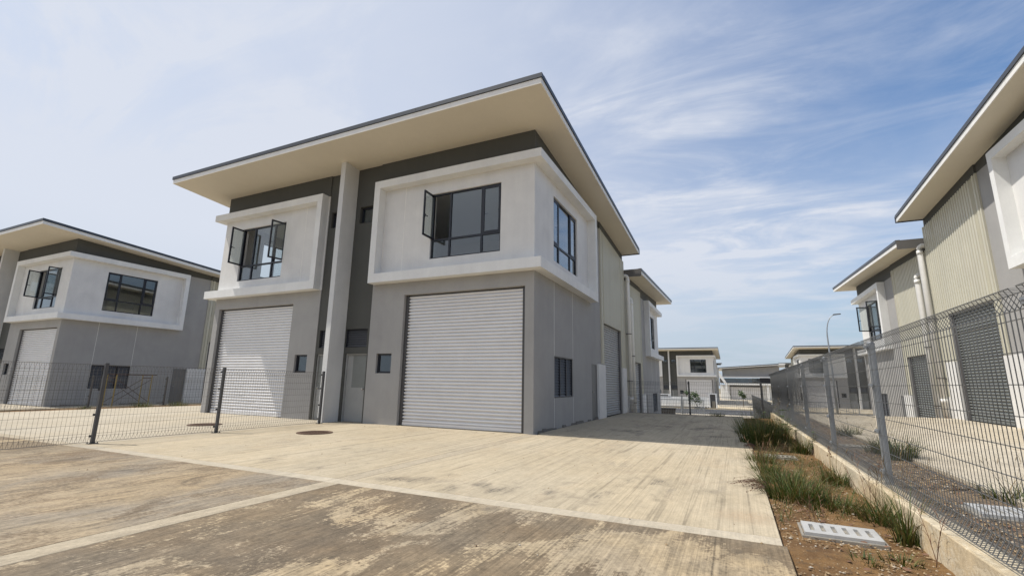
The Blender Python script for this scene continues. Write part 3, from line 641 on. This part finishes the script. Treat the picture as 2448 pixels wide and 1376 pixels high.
# ------------------------------------------------------------------ plants
def blade(b, p, h, w, az, lean, droop=.35, seg=3):
    d = Vector((math.cos(az), math.sin(az), 0)); sd_ = Vector((-d.y, d.x, 0)); pts = []
    for i in range(seg+1):
        t = i/seg; pts.append((Vector(p)+d*(lean*h*t+droop*h*t*t)+Vector((0, 0, h*(t-.35*droop*t*t*2)*.95)), w*(1-t*.92)))
    n = len(b.v)
    for q, ww in pts: b.v.append(tuple(q-sd_*ww/2)); b.v.append(tuple(q+sd_*ww/2))
    for i in range(seg): b.f.append((n+2*i, n+2*i+1, n+2*i+3, n+2*i+2))
def tuft(x, y, z, n, h, spread, label, mat='grass', seeds=0, lean=.25, seedv=0):
    r = random.Random(int(abs(x*1000)+abs(y*77))+seedv); root = empty('grass_tuft', (x, y, z)); tag(root, label, 'grass', 'grass tufts in the soil strips')
    b = MB(); bs = MB()
    for i in range(n):
        a = r.random()*6.283; q = r.random()**.6*spread
        blade(b if r.random() < .80 else bs, (q*math.cos(a), q*math.sin(a), -.02), h*r.uniform(.35, 1.), r.uniform(.007, .016), a+r.uniform(-.9, .9), r.uniform(.02, lean), r.uniform(.1, .7), 4)
    b.build('blades', mat, root); bs.build('dry_blades', 'grass_dry', root)
    if seeds:
        b = MB()
        for i in range(seeds):
            a = r.random()*6.283; L = h*r.uniform(1., 1.35); l = r.uniform(.1, .5); top = Vector((math.cos(a)*L*l, math.sin(a)*L*l, L*.9))
            b.tube([(0, 0, 0), top*.5+Vector((0, 0, .06*L)), top], [.0018, .0014, .001], 3, False)
            for k in range(3): blade(b, tuple(top*(.93+.03*k)), .1*h+.03, .006, a+r.uniform(-1.6, 1.6), .7, .3, 2)
        b.build('seed_stalks', 'grass_dry', root)
    return root
tuft(5.18, 1.35, -0.03, 630, 1.00, 0.40, 'tallest dense grass clump at the slab edge, near the side yard shade', 'grass', 8, .2)
tuft(5.55, 2.1, -0.03, 390, 0.89, 0.37, 'tall grass clump behind the tallest one, in the middle of the strip', 'grass', 5, .22)
tuft(5.12, 3.6, -0.03, 360, 0.80, 0.44, 'far grass clump at the slab edge, before the back fence', 'grass', 4)
tuft(5.75, 4.8, -0.03, 300, 0.80, 0.44, 'far grass clump against the kerb wall, before the back fence', 'grass', 3)
tuft(5.88, 0.1, -0.03, 255, 0.55, 0.22, 'grass tuft against the kerb beside the leafy creeper', 'grass', 4)
tuft(5.06, -1.7, -0.03, 195, 0.43, 0.22, 'grass tuft leaning over the slab edge near the worn drain cover', 'grass', 6, .5)
tuft(5.1, -2.75, -0.03, 165, 0.39, 0.20, 'thin grass tuft on the slab edge between the two drain covers', 'grass', 8, .6)
tuft(5.25, -3.7, -0.03, 330, 0.45, 0.31, 'broad grass tuft in front of the brown weed', 'grass', 6, .5)
tuft(5.3, -4.55, -0.03, 495, 0.47, 0.33, 'widest low dark green grass tuft behind the white drain cover', 'grass', 10, .6)
tuft(5.62, -4.9, -0.03, 240, 0.34, 0.31, 'short dry-tipped grass tuft just behind the white drain cover', 'grass', 4, .6)
tuft(5.92, -3.3, -0.03, 180, 0.45, 0.18, 'spiky grass tuft against the kerb, left of the nearest fence post', 'grass', 4, .4)
tuft(5.98, -5.35, -0.03, 225, 0.45, 0.20, 'grass tuft at the foot of the kerb, just behind the white drain cover', 'grass', 5, .4)
tuft(6.0, -6.0, -0.03, 112, 0.66, 0.09, 'tall grey-green grass tuft at the foot of the kerb, right of the white drain cover', 'grass', 5, .25)
tuft(5.55, -6.75, -0.03, 51, 0.13, 0.11, 'tiny grass tuft on bare soil below the white drain cover', 'grass', 0, .5)
tuft(5.8, -6.62, -0.03, 60, 0.14, 0.13, 'small green tuft on bare soil nearest the camera', 'grass', 0, .6)
tuft(7.0, -1.95, 0.2, 420, 0.57, 0.22, 'bushy green weed clump behind the nearest fence post', 'grass', 4, .35)
tuft(6.95, -1.2, 0.2, 240, 0.44, 0.22, 'smaller weed clump behind the nearest fence post', 'grass', 3, .4)
tuft(7.05, 2.0, 0.2, 225, 0.44, 0.22, 'weed clump seen through the fence in the middle of the right strip', 'grass', 5, .5)
tuft(7.15, -4.9, 0.2, 135, 0.37, 0.22, 'sparse weed tuft behind the fence near the right picture edge', 'grass', 6, .5)
tuft(-18.9, 2.2, -0.04, 240, 0.50, 0.44, 'weed clump by the far kerb of the left yard, beside the shutter', 'grass', 3)
tuft(-19.2, 0.9, -0.04, 225, 0.44, 0.44, 'low weed clump by the far kerb of the left yard', 'grass', 3)
tuft(-19.1, -1.2, -0.04, 90, 0.33, 0.22, 'single weed by the far kerb, below the left building corner', 'grass', 2)
tuft(4.0, 11.5, -0.02, 180, 0.39, 0.33, 'weeds at the foot of the back fence', 'grass', 0)

def stalks(x, y, n, h, label, r0):
    r = random.Random(r0); root = empty('grass_stalks', (x, y, -.03)); tag(root, label, 'grass'); b = MB()
    for i in range(n):
        a = r.uniform(0, 6.28); L = h*r.uniform(.6, 1.); l = r.uniform(.1, .55); top = Vector((math.cos(a)*L*l-.05, math.sin(a)*L*l, L*.9)); q = Vector((r.gauss(0, .04), r.gauss(0, .06), 0))
        b.tube([q, q+top*.45+Vector((0, 0, .08*L)), q+top], [.0034, .0026, .0012], 4, False)
        for k in range(4): blade(b, tuple(q+top*(.3+.16*k)+Vector((0, 0, .05*L))), .16*h, .007, a+r.uniform(-1.2, 1.2), .5, .5, 3)
        for k in range(3): blade(b, tuple(q+top*(.93+.03*k)), .1*h+.03, .005, a+r.uniform(-1.6, 1.6), .7, .3, 2)
    b.build('stalks', 'leaf_dry', root)
stalks(6.02, -4.75, 5, .72, 'long dry grass stalks leaning across the kerb below the nearest fence post', 3)
stalks(6.03, -6.55, 3, .62, 'few thin dry stalks in front of the kerb, nearest the camera', 4)
stalks(5.35, -5.75, 6, .28, 'short dry stalks arching over the left end of the white drain cover', 5)
stalks(5.1, -2.2, 7, .5, 'dry grass stalks leaning over the slab edge beyond the brown weed', 6)
def ground_cover():
    b = MB(); bd = MB(); r = random.Random(5)
    for i in range(6500):
        y = r.triangular(-6.4, 11.5, -4.5) if r.random() < .65 else r.uniform(-6.2, 11); x = r.uniform(5.0, 6.05)
        dens = .5+.5*math.sin(y*2.1+x*3)*math.sin(y*.9-x*1.7)
        if r.random() > dens or (y < -5.5 and 5.15 < x < 5.9): continue
        blade(b if r.random() < .55 else bd, (x, y, -.04), r.uniform(.05, .20), r.uniform(.004, .009), r.random()*6.28, r.uniform(.2, .9), r.uniform(.1, .6), 3)
    for i in range(900):
        x = r.uniform(6.35, 7.1); y = r.uniform(-7, 11.5)
        if r.random() < .45: blade(bd, (x, y, .2), r.uniform(.05, .16), .007, r.random()*6.28, .6, .4, 3)
    tag(b.build('grass', 'grass'), 'short green weeds scattered over the soil strip', 'grass', kind='stuff')
    tag(bd.build('dry_grass', 'grass_dry'), 'dry straw-coloured weeds scattered over both soil strips', 'grass', kind='stuff')
ground_cover()
def litter():
    b = MB(); c = MB(); r = random.Random(11)
    def stone(bb, x, y, z, s):
        n = len(bb.v); k = [(1,0,0),(-1,0,0),(0,1,0),(0,-1,0),(0,0,1),(0,0,-1)]
        for q in k: bb.v.append((x+q[0]*s*r.uniform(.6, 1.2), y+q[1]*s*r.uniform(.6, 1.2), z+q[2]*s*r.uniform(.4, .8)))
        for q in ((0,2,4),(2,1,4),(1,3,4),(3,0,4),(2,0,5),(1,2,5),(3,1,5),(0,3,5)): bb.f.append(tuple(n+i for i in q))
    for i in range(2600): stone(b, r.uniform(5.02, 6.05), -7.4+abs(r.gauss(0, 4.5)), -.03, r.uniform(.005, .017))
    for i in range(3000): stone(b, r.uniform(6.33, 7.1), -8+abs(r.gauss(0, 6)), .205, r.uniform(.006, .02))
    for i in range(90): stone(b, r.uniform(-6, 4.9), r.uniform(-9, 1), .004, r.uniform(.005, .014))
    for i in range(40): stone(b, r.uniform(-5.5, 0), r.uniform(-.9, -.05), .004, r.uniform(.006, .018))
    for i in range(700):
        x = r.uniform(5.0, 6.05) if r.random() < .6 else r.uniform(6.35, 7.1); y = r.uniform(-7, 8); z = -.015 if x < 6.2 else .215; a = r.random()*6.28; l = r.uniform(.015, .04)
        d = Vector((math.cos(a)*l, math.sin(a)*l, r.uniform(-.004, .01))); e = Vector((-d.y*.4, d.x*.4, .006)); q = Vector((x, y, z))
        c.quad(q-d, q+e, q+d, q-e)
    tag(b.build('pebbles', 'stone'), 'loose pebbles on the soil strips and the slabs', 'gravel', kind='stuff')
    tag(c.build('leaf_litter', 'leaf_dry'), 'dead brown leaves on the soil strips', 'leaves', kind='stuff')
litter()

def leafy(name, x, y, z, h, label, mat='leaves', kind='pinnate', r0=3, lean=(0, 0), nst=3, group=None):
    r = random.Random(r0); root = empty(name, (x, y, z)); tag(root, label, 'plant', group); st = MB(); lf = MB()
    for s in range(nst):
        a = r.random()*6.28; top = Vector((lean[0]+math.cos(a)*.22*h, lean[1]+math.sin(a)*.22*h, h*r.uniform(.7, 1.)))
        pts = [top*t+Vector((0, 0, .04*h*math.sin(t*3.1))) for t in (0, .35, .7, 1)]
        st.tube(pts, [.006, .005, .003, .002], 5, False)
        for k in range(9):
            t = .25+.75*k/8; q = top*t; az = r.random()*6.28; L = h*.28*r.uniform(.6, 1.1)*(1.15-.5*t)
            dr = Vector((math.cos(az), math.sin(az), r.uniform(-.1, .45))).normalized(); sd_ = Vector((-dr.y, dr.x, 0)).normalized()
            st.tube([q, q+dr*L*.5, q+dr*L-Vector((0, 0, .15*L))], .0012, 3, False)
            for i in range(7):
                for sgn in (-1, 1):
                    c = q+dr*L*(i+1)/7.5-Vector((0, 0, .15*L*(i/7)**2)); w = L*.42*(1-.05*i)
                    e = (sd_*sgn*.9+dr*.45+Vector((0, 0, r.uniform(-.3, .2)))).normalized()*w; g = dr*w*.26
                    lf.quad(c, c+e*.5+g, c+e, c+e*.5-g)
    st.build('stem', 'trunk', root); lf.build('leaves', mat, root); return root
leafy('seedling', 5.9, 2.6, -.03, 1.0, 'tall feathery-leaved seedling by the kerb in front of the mesh fence', nst=2, r0=4)
leafy('seedling', 5.5, 5.6, -.03, .8, 'feathery seedling among the far grass at the end of the strip', nst=2, r0=9)
leafy('creeper', 6.06, -.15, .0, .42, 'leafy green creeper climbing over the top of the kerb', nst=4, r0=21)
def sprawl(x, y, z, R_w, label, r0):
    r = random.Random(r0); root = empty('low_weed', (x, y, z)); tag(root, label, 'plant'); st = MB(); lf = MB()
    for s_ in range(26):
        a = r.uniform(1.9, 4.4); L = R_w*r.uniform(.4, 1.); q = Vector((0, r.uniform(-.25, .25), 0)); d = Vector((math.cos(a), math.sin(a)*.8, 0))
        pts = [q+d*L*t+Vector((0, 0, .02+.10*R_w*math.sin(t*3.)+r.uniform(0, .015))) for t in (0, .33, .66, 1)]
        st.tube(pts, [.003, .0025, .002, .001], 4, False)
        for k in range(16):
            t = r.uniform(.15, 1); c = q+d*L*t+Vector((r.gauss(0, .015), r.gauss(0, .02), .02+.10*R_w*math.sin(t*3.)))
            e = Vector((r.gauss(0, 1), r.gauss(0, 1), r.uniform(-.2, .8))).normalized()*r.uniform(.012, .028); g = e.orthogonal().normalized()*e.length*.3
            lf.quad(c, c+e*.5+g, c+e, c+e*.5-g)
    st.build('stem', 'leaf_dry', root); lf.build('leaves', 'leaves_brown', root)
sprawl(5.05, -4.3, 0., .5, 'brown sprawling weed lying over the concrete slab edge', 5)
sprawl(5.04, .3, 0., .26, 'small dark weed on the slab edge at the shadow line', 6)
def seedhead(x, y, z, h, label):
    root = empty('seed_stalk', (x, y, z)); tag(root, label, 'plant'); r = random.Random(2)
    MB().tube([(0, 0, 0), (.01, .02, h*.6), (-.02, .0, h)], [.003, .002, .0015], 4, False).build('stem', 'grass_dry', root)
    b = MB()
    for i in range(8):
        z0 = h*(.55+.05*i); q = Vector((r.uniform(-.03, .03), r.uniform(-.03, .03), z0)); b.tube([q, q+Vector((0, 0, .012)), q+Vector((0, 0, .024))], [.004, .011, .004], 5)
    b.build('seed_pods', 'leaf_dry', root)
seedhead(6.02, -2.3, -.03, .42, 'thin stalk with dark seed pods in front of the kerb')

# ------------------------------------------------------------------ scaffold frame in the left yard
sr = empty('scaffold_frame', (-22, 1.6, -.22)); tag(sr, 'rusty yellow scaffold frame beside the left building', 'scaffold')
for y in (-.75, .75):
    for x in (-.4, .4): MB().tube([(x, y, 0), (x, y, 1.6)], .024, 8).build('upright', 'scaf_yellow', sr)
b = MB()
for x in (-.4, .4): b.tube([(x, -.95, 1.6), (x, .95, 1.6)], .022, 8); b.tube([(x, -.75, .3), (x, .75, 1.4)], .012, 6); b.tube([(x, -.75, 1.4), (x, .75, .3)], .012, 6)
for y in (-.75, .75): b.tube([(-.4, y, 1.45), (.4, y, 1.45)], .02, 8)
b.build('braces', 'rust', sr)

# ------------------------------------------------------------------ rear lot gates, road side and far things
def bar_gate(name, x, y, z, w, h, label, group=None, n=None, solid=False):
    root = empty(name, (x, y, z)); tag(root, label, 'gate', group)
    b = MB(); b.box(0, w, -.03, .03, .08, .14); b.box(0, w, -.03, .03, h-.07, h); b.box(0, .06, -.03, .03, .14, h-.07); b.box(w-.06, w, -.03, .03, .14, h-.07); b.build('gate_frame', 'galv', root)
    n = n or int(w/.14); me = MB().box(-.012, .012, -.012, .012, .14, h-.07).mesh('bar')
    for i in range(1, n):
        o = link('bar', me, 'galv', root); o.location = (w*i/n, 0, 0)
    return root
bar_gate('sliding_gate', -3.9, 37.4, -1.48, 3.95, 1.5, 'grey barred sliding gate behind the back fence, left of its dark post')
bar_gate('sliding_gate', .2, 37.7, -1.48, 1.85, 1.5, 'short end of the barred gate, right of the grey gate post')
def pier(name, x, y, z, w, d, h, label, mat='paint_fin', cat='pillar'):
    root = empty(name, (x, y, z)); tag(root, label, cat); MB().box(-w/2, w/2, -d/2, d/2, 0, h).build('shaft', mat, root, bevel=.01); MB().box(-w/2-.03, w/2+.03, -d/2-.03, d/2+.03, h, h+.05).build('cap', mat, root, bevel=.005); return root
pier('gate_post', .1, 37.55, -1.48, .16, .16, 1.85, 'pale gate post behind the back fence', 'galv')
wb = empty('waste_bin', (-1.2, 36.4, -1.35)); tag(wb, 'black waste bin at the foot of the far gate', 'bin')
MB().hexa([(-.7, -.35, 0), (.7, -.35, 0), (.7, .35, 0), (-.7, .35, 0), (-.8, -.4, .5), (.8, -.4, .5), (.8, .4, .5), (-.8, .4, .5)]).build('tub', 'bin_black', wb, bevel=.02)
MB().box(-.83, .83, -.43, .43, .505, .56).build('lid', 'bin_black', wb, bevel=.015)
gw = empty('boundary_wall', (0, 57.2, -1.5)); tag(gw, 'long white front wall of the far building across the road', 'wall')
MB().box(-14, 1.65, -.1, .1, 0, 1.35).build('wall_panel', 'paint_white', gw, bevel=.01)
MB().box(-6.2, -3.2, -.14, .14, 1.352, 1.68).build('letterbox_block', 'paint_white', gw, bevel=.01); MB().box(-6.0, -3.5, -.15, -.142, 1.42, 1.56).build('letterbox_slot', 'slot_dark', gw)
mp = empty('meter_pillar', (2.15, 57.2, -1.5)); tag(mp, 'white framed meter pillar with a dark recess at the far gateway', 'pillar')
b = MB(); b.box(-.48, -.33, -.3, .3, 0, 1.75); b.box(.33, .48, -.3, .3, 0, 1.75); b.box(-.48, .48, -.3, .3, 1.75, 1.9); b.build('frame', 'paint_white', mp); MB().box(-.33, .33, .1, .28, 0, 1.75).build('recess', 'paint_charcoal', mp); MB().box(-.16, .2, -.15, .08, 0.05, .9).build('meter_box', 'cover_old', mp, bevel=.02)
kb = MB(); n = 16
kerb_pts = [(-14, 56.3), (.6, 56.3)]+[(.6+1.2*math.sin(t), 57.5-1.2*math.cos(t)) for t in [i*math.pi/2/10 for i in range(1, 11)]]+[(1.8, 66)]
fk = empty('road_kerb', (0, 0, -1.5)); tag(fk, 'curved road kerb in front of the far white wall', 'kerb')
for i, ((x0, y0), (x1, y1)) in enumerate(zip(kerb_pts, kerb_pts[1:])):
    d = Vector((x1-x0, y1-y0, 0)).normalized(); nn = Vector((-d.y, d.x, 0))*.09; A = Vector((x0, y0, 0)); B = Vector((x1, y1, 0))
    MB().hexa([A-nn, B-nn, B+nn, A+nn, A-nn+Vector((0,0,.14)), B-nn+Vector((0,0,.14)), B+nn+Vector((0,0,.14)), A+nn+Vector((0,0,.14))]).build('kerb_stone', 'road_paint' if i % 2 else 'paint_charcoal', fk)
bar_gate('bar_fence', 2.75, 62, -1.5, 2.3, 1.35, 'short barred gate beside the white meter pillar across the road', n=14)
bar_gate('bar_fence', 5.2, 62.3, -1.5, 4.5, 1.2, 'long barred gate in front of the slanted-fin building', n=26)
bar_gate('sliding_gate', 9.0, 37.4, -1.48, 5.2, 1.6, 'barred gate of the rear right lot, seen through the tall mesh fence', n=34)
pier('gate_pillar', 8.6, 37.4, -1.5, .8, .5, 1.9, 'white gate pillar of the rear right lot, seen through the mesh fence', 'paint_white')

def small_tree(x, y, z, h, label, r0, lean=(.0, .0), cw=.5, n=420, ls=.12):
    r = random.Random(r0); root = empty('young_tree', (x, y, z)); tag(root, label, 'tree', 'young street trees'); tr = MB(); lf = MB()
    top = Vector((lean[0], lean[1], h*.8)); tr.tube([(0, 0, 0), top*.5+Vector((.03, 0, 0)), top], [.045, .035, .015], 7)
    cl_ = []
    for i in range(9):
        t = r.uniform(.42, 1.); a = r.random()*6.28; e = top*t+Vector((math.cos(a)*cw*r.uniform(.4, 1), math.sin(a)*cw*r.uniform(.4, 1), h*.12*r.random()))
        tr.tube([top*t*.9, e], [.014, .006], 5, False); cl_.append(e)
    tr.build('trunk', 'trunk', root)
    for i in range(n):
        c = r.choice(cl_)+Vector((r.gauss(0, .16), r.gauss(0, .16), r.gauss(0, .15)))*cw*1.6
        d = Vector((r.gauss(0, 1), r.gauss(0, 1), r.gauss(-.3, .7))).normalized(); s = d.orthogonal().normalized(); l = ls*r.uniform(.6, 1.3)
        lf.quad(c, c+d*l*.5+s*l*.28, c+d*l, c+d*l*.5-s*l*.28)
    lf.build('crown', 'leaves', root); return root
small_tree(.3, 56.0, -1.5, 2.25, 'small leaning street tree in front of the far white wall', 3, (-.75, 0), .62, 520, .22)
small_tree(5.85, 63.5, -1.5, 3.0, 'slender young tree in front of the slanted-fin building', 8, (-.1, 0), .42, 360, .2)

# building with the slanting white fin, far behind
sb = empty('slant_fin_building', (8.2, 108, -1.7)); tag(sb, 'low far building with a slanting white fin and a ribbon of windows', 'building')
MB().box(-6.2, 6.0, 0, 14, 3.9, 4.9).build('wall', 'paint_charcoal', sb)
def prism(pts, y0, y1):
    b = MB(); n = len(pts); b.v += [(x, y0, z) for x, z in pts]+[(x, y1, z) for x, z in pts]; b.f.append(tuple(range(n))); b.f.append(tuple(range(n, 2*n))[::-1])
    for i in range(n): b.f.append((i, (i+1) % n, n+(i+1) % n, n+i))
    return b
prism([(-5.6, 5.3), (6.0, 5.3), (6.0, 7.6), (-5.6, 6.9)], 0, 14).build('wall', 'paint_grey', sb)
prism([(-6.6, 6.95), (8.2, 7.9), (8.2, 8.15), (-6.6, 7.15)], -1.6, 15).build('roof', 'fascia', sb)
prism([(-6.7, 7.16), (8.3, 8.16), (8.3, 8.3), (-6.7, 7.28)], -1.7, 15).build('roof_capping', 'capping', sb)
prism([(-7.4, 7.1), (-6.7, 7.1), (-4.7, 3.7), (-4.7, 0), (-5.2, 0), (-5.2, 3.6)], -1.2, -.4).build('slanting_fin', 'paint_white', sb)
MB().box(-6.5, 6.4, -1., .2, 5.05, 5.3).build('ledge', 'paint_white', sb)
MB().box(-5.0, 6.4, -1., .2, 3.45, 3.8).build('ledge', 'paint_white', sb)
MB().box(-6.2, 6.0, .3, 14, 0, 3.45).build('wall', 'paint_white', sb)
for x0, x1 in ((-5.2, -2.7), (-2.6, -.2), (-.1, 1.9)): MB().box(x0, x1, -.06, -.02, 3.9, 5.0).build('window', 'glass', sb)
for x0, x1 in ((2.0, 4.0), (4.7, 6.3)): MB().box(x0, x1, -.08, -.02, 3.85, 5.02).build('window', 'frame_black', sb)
build_shutter(sb, 'slant', lambda s, n, z: (s, .3-n, z), -4.2, 2.4, 0, 3.0, -.05, .12, .14)
MB().box(3.2, 3.6, -.9, .29, 0, 3.44).build('column', 'paint_white', sb)

# street lamp
lp = empty('street_lamp', (12.95, 39.3, -1.5)); tag(lp, 'tall curved street lamp rising behind the mesh fence', 'street lamp')
pts = [(0, 0, 0), (-.05, 0, 4), (-.1, 0, 7.5)]+[(-.1+.75*(1-math.cos(t)), 0, 7.5+1.9*math.sin(t)) for t in [i*math.pi/2/8 for i in range(1, 9)]]
MB().tube(pts, [.09, .075, .06]+[.05-.002*i for i in range(8)], 8).build('pole', 'galv', lp, smooth=True)
MB().hexa([(.5, -.13, 9.36), (1.15, -.13, 9.42), (1.15, .13, 9.42), (.5, .13, 9.36), (.55, -.1, 9.47), (1.1, -.1, 9.5), (1.1, .1, 9.5), (.55, .1, 9.47)]).build('lamp_head', 'post_dark', lp, bevel=.02)
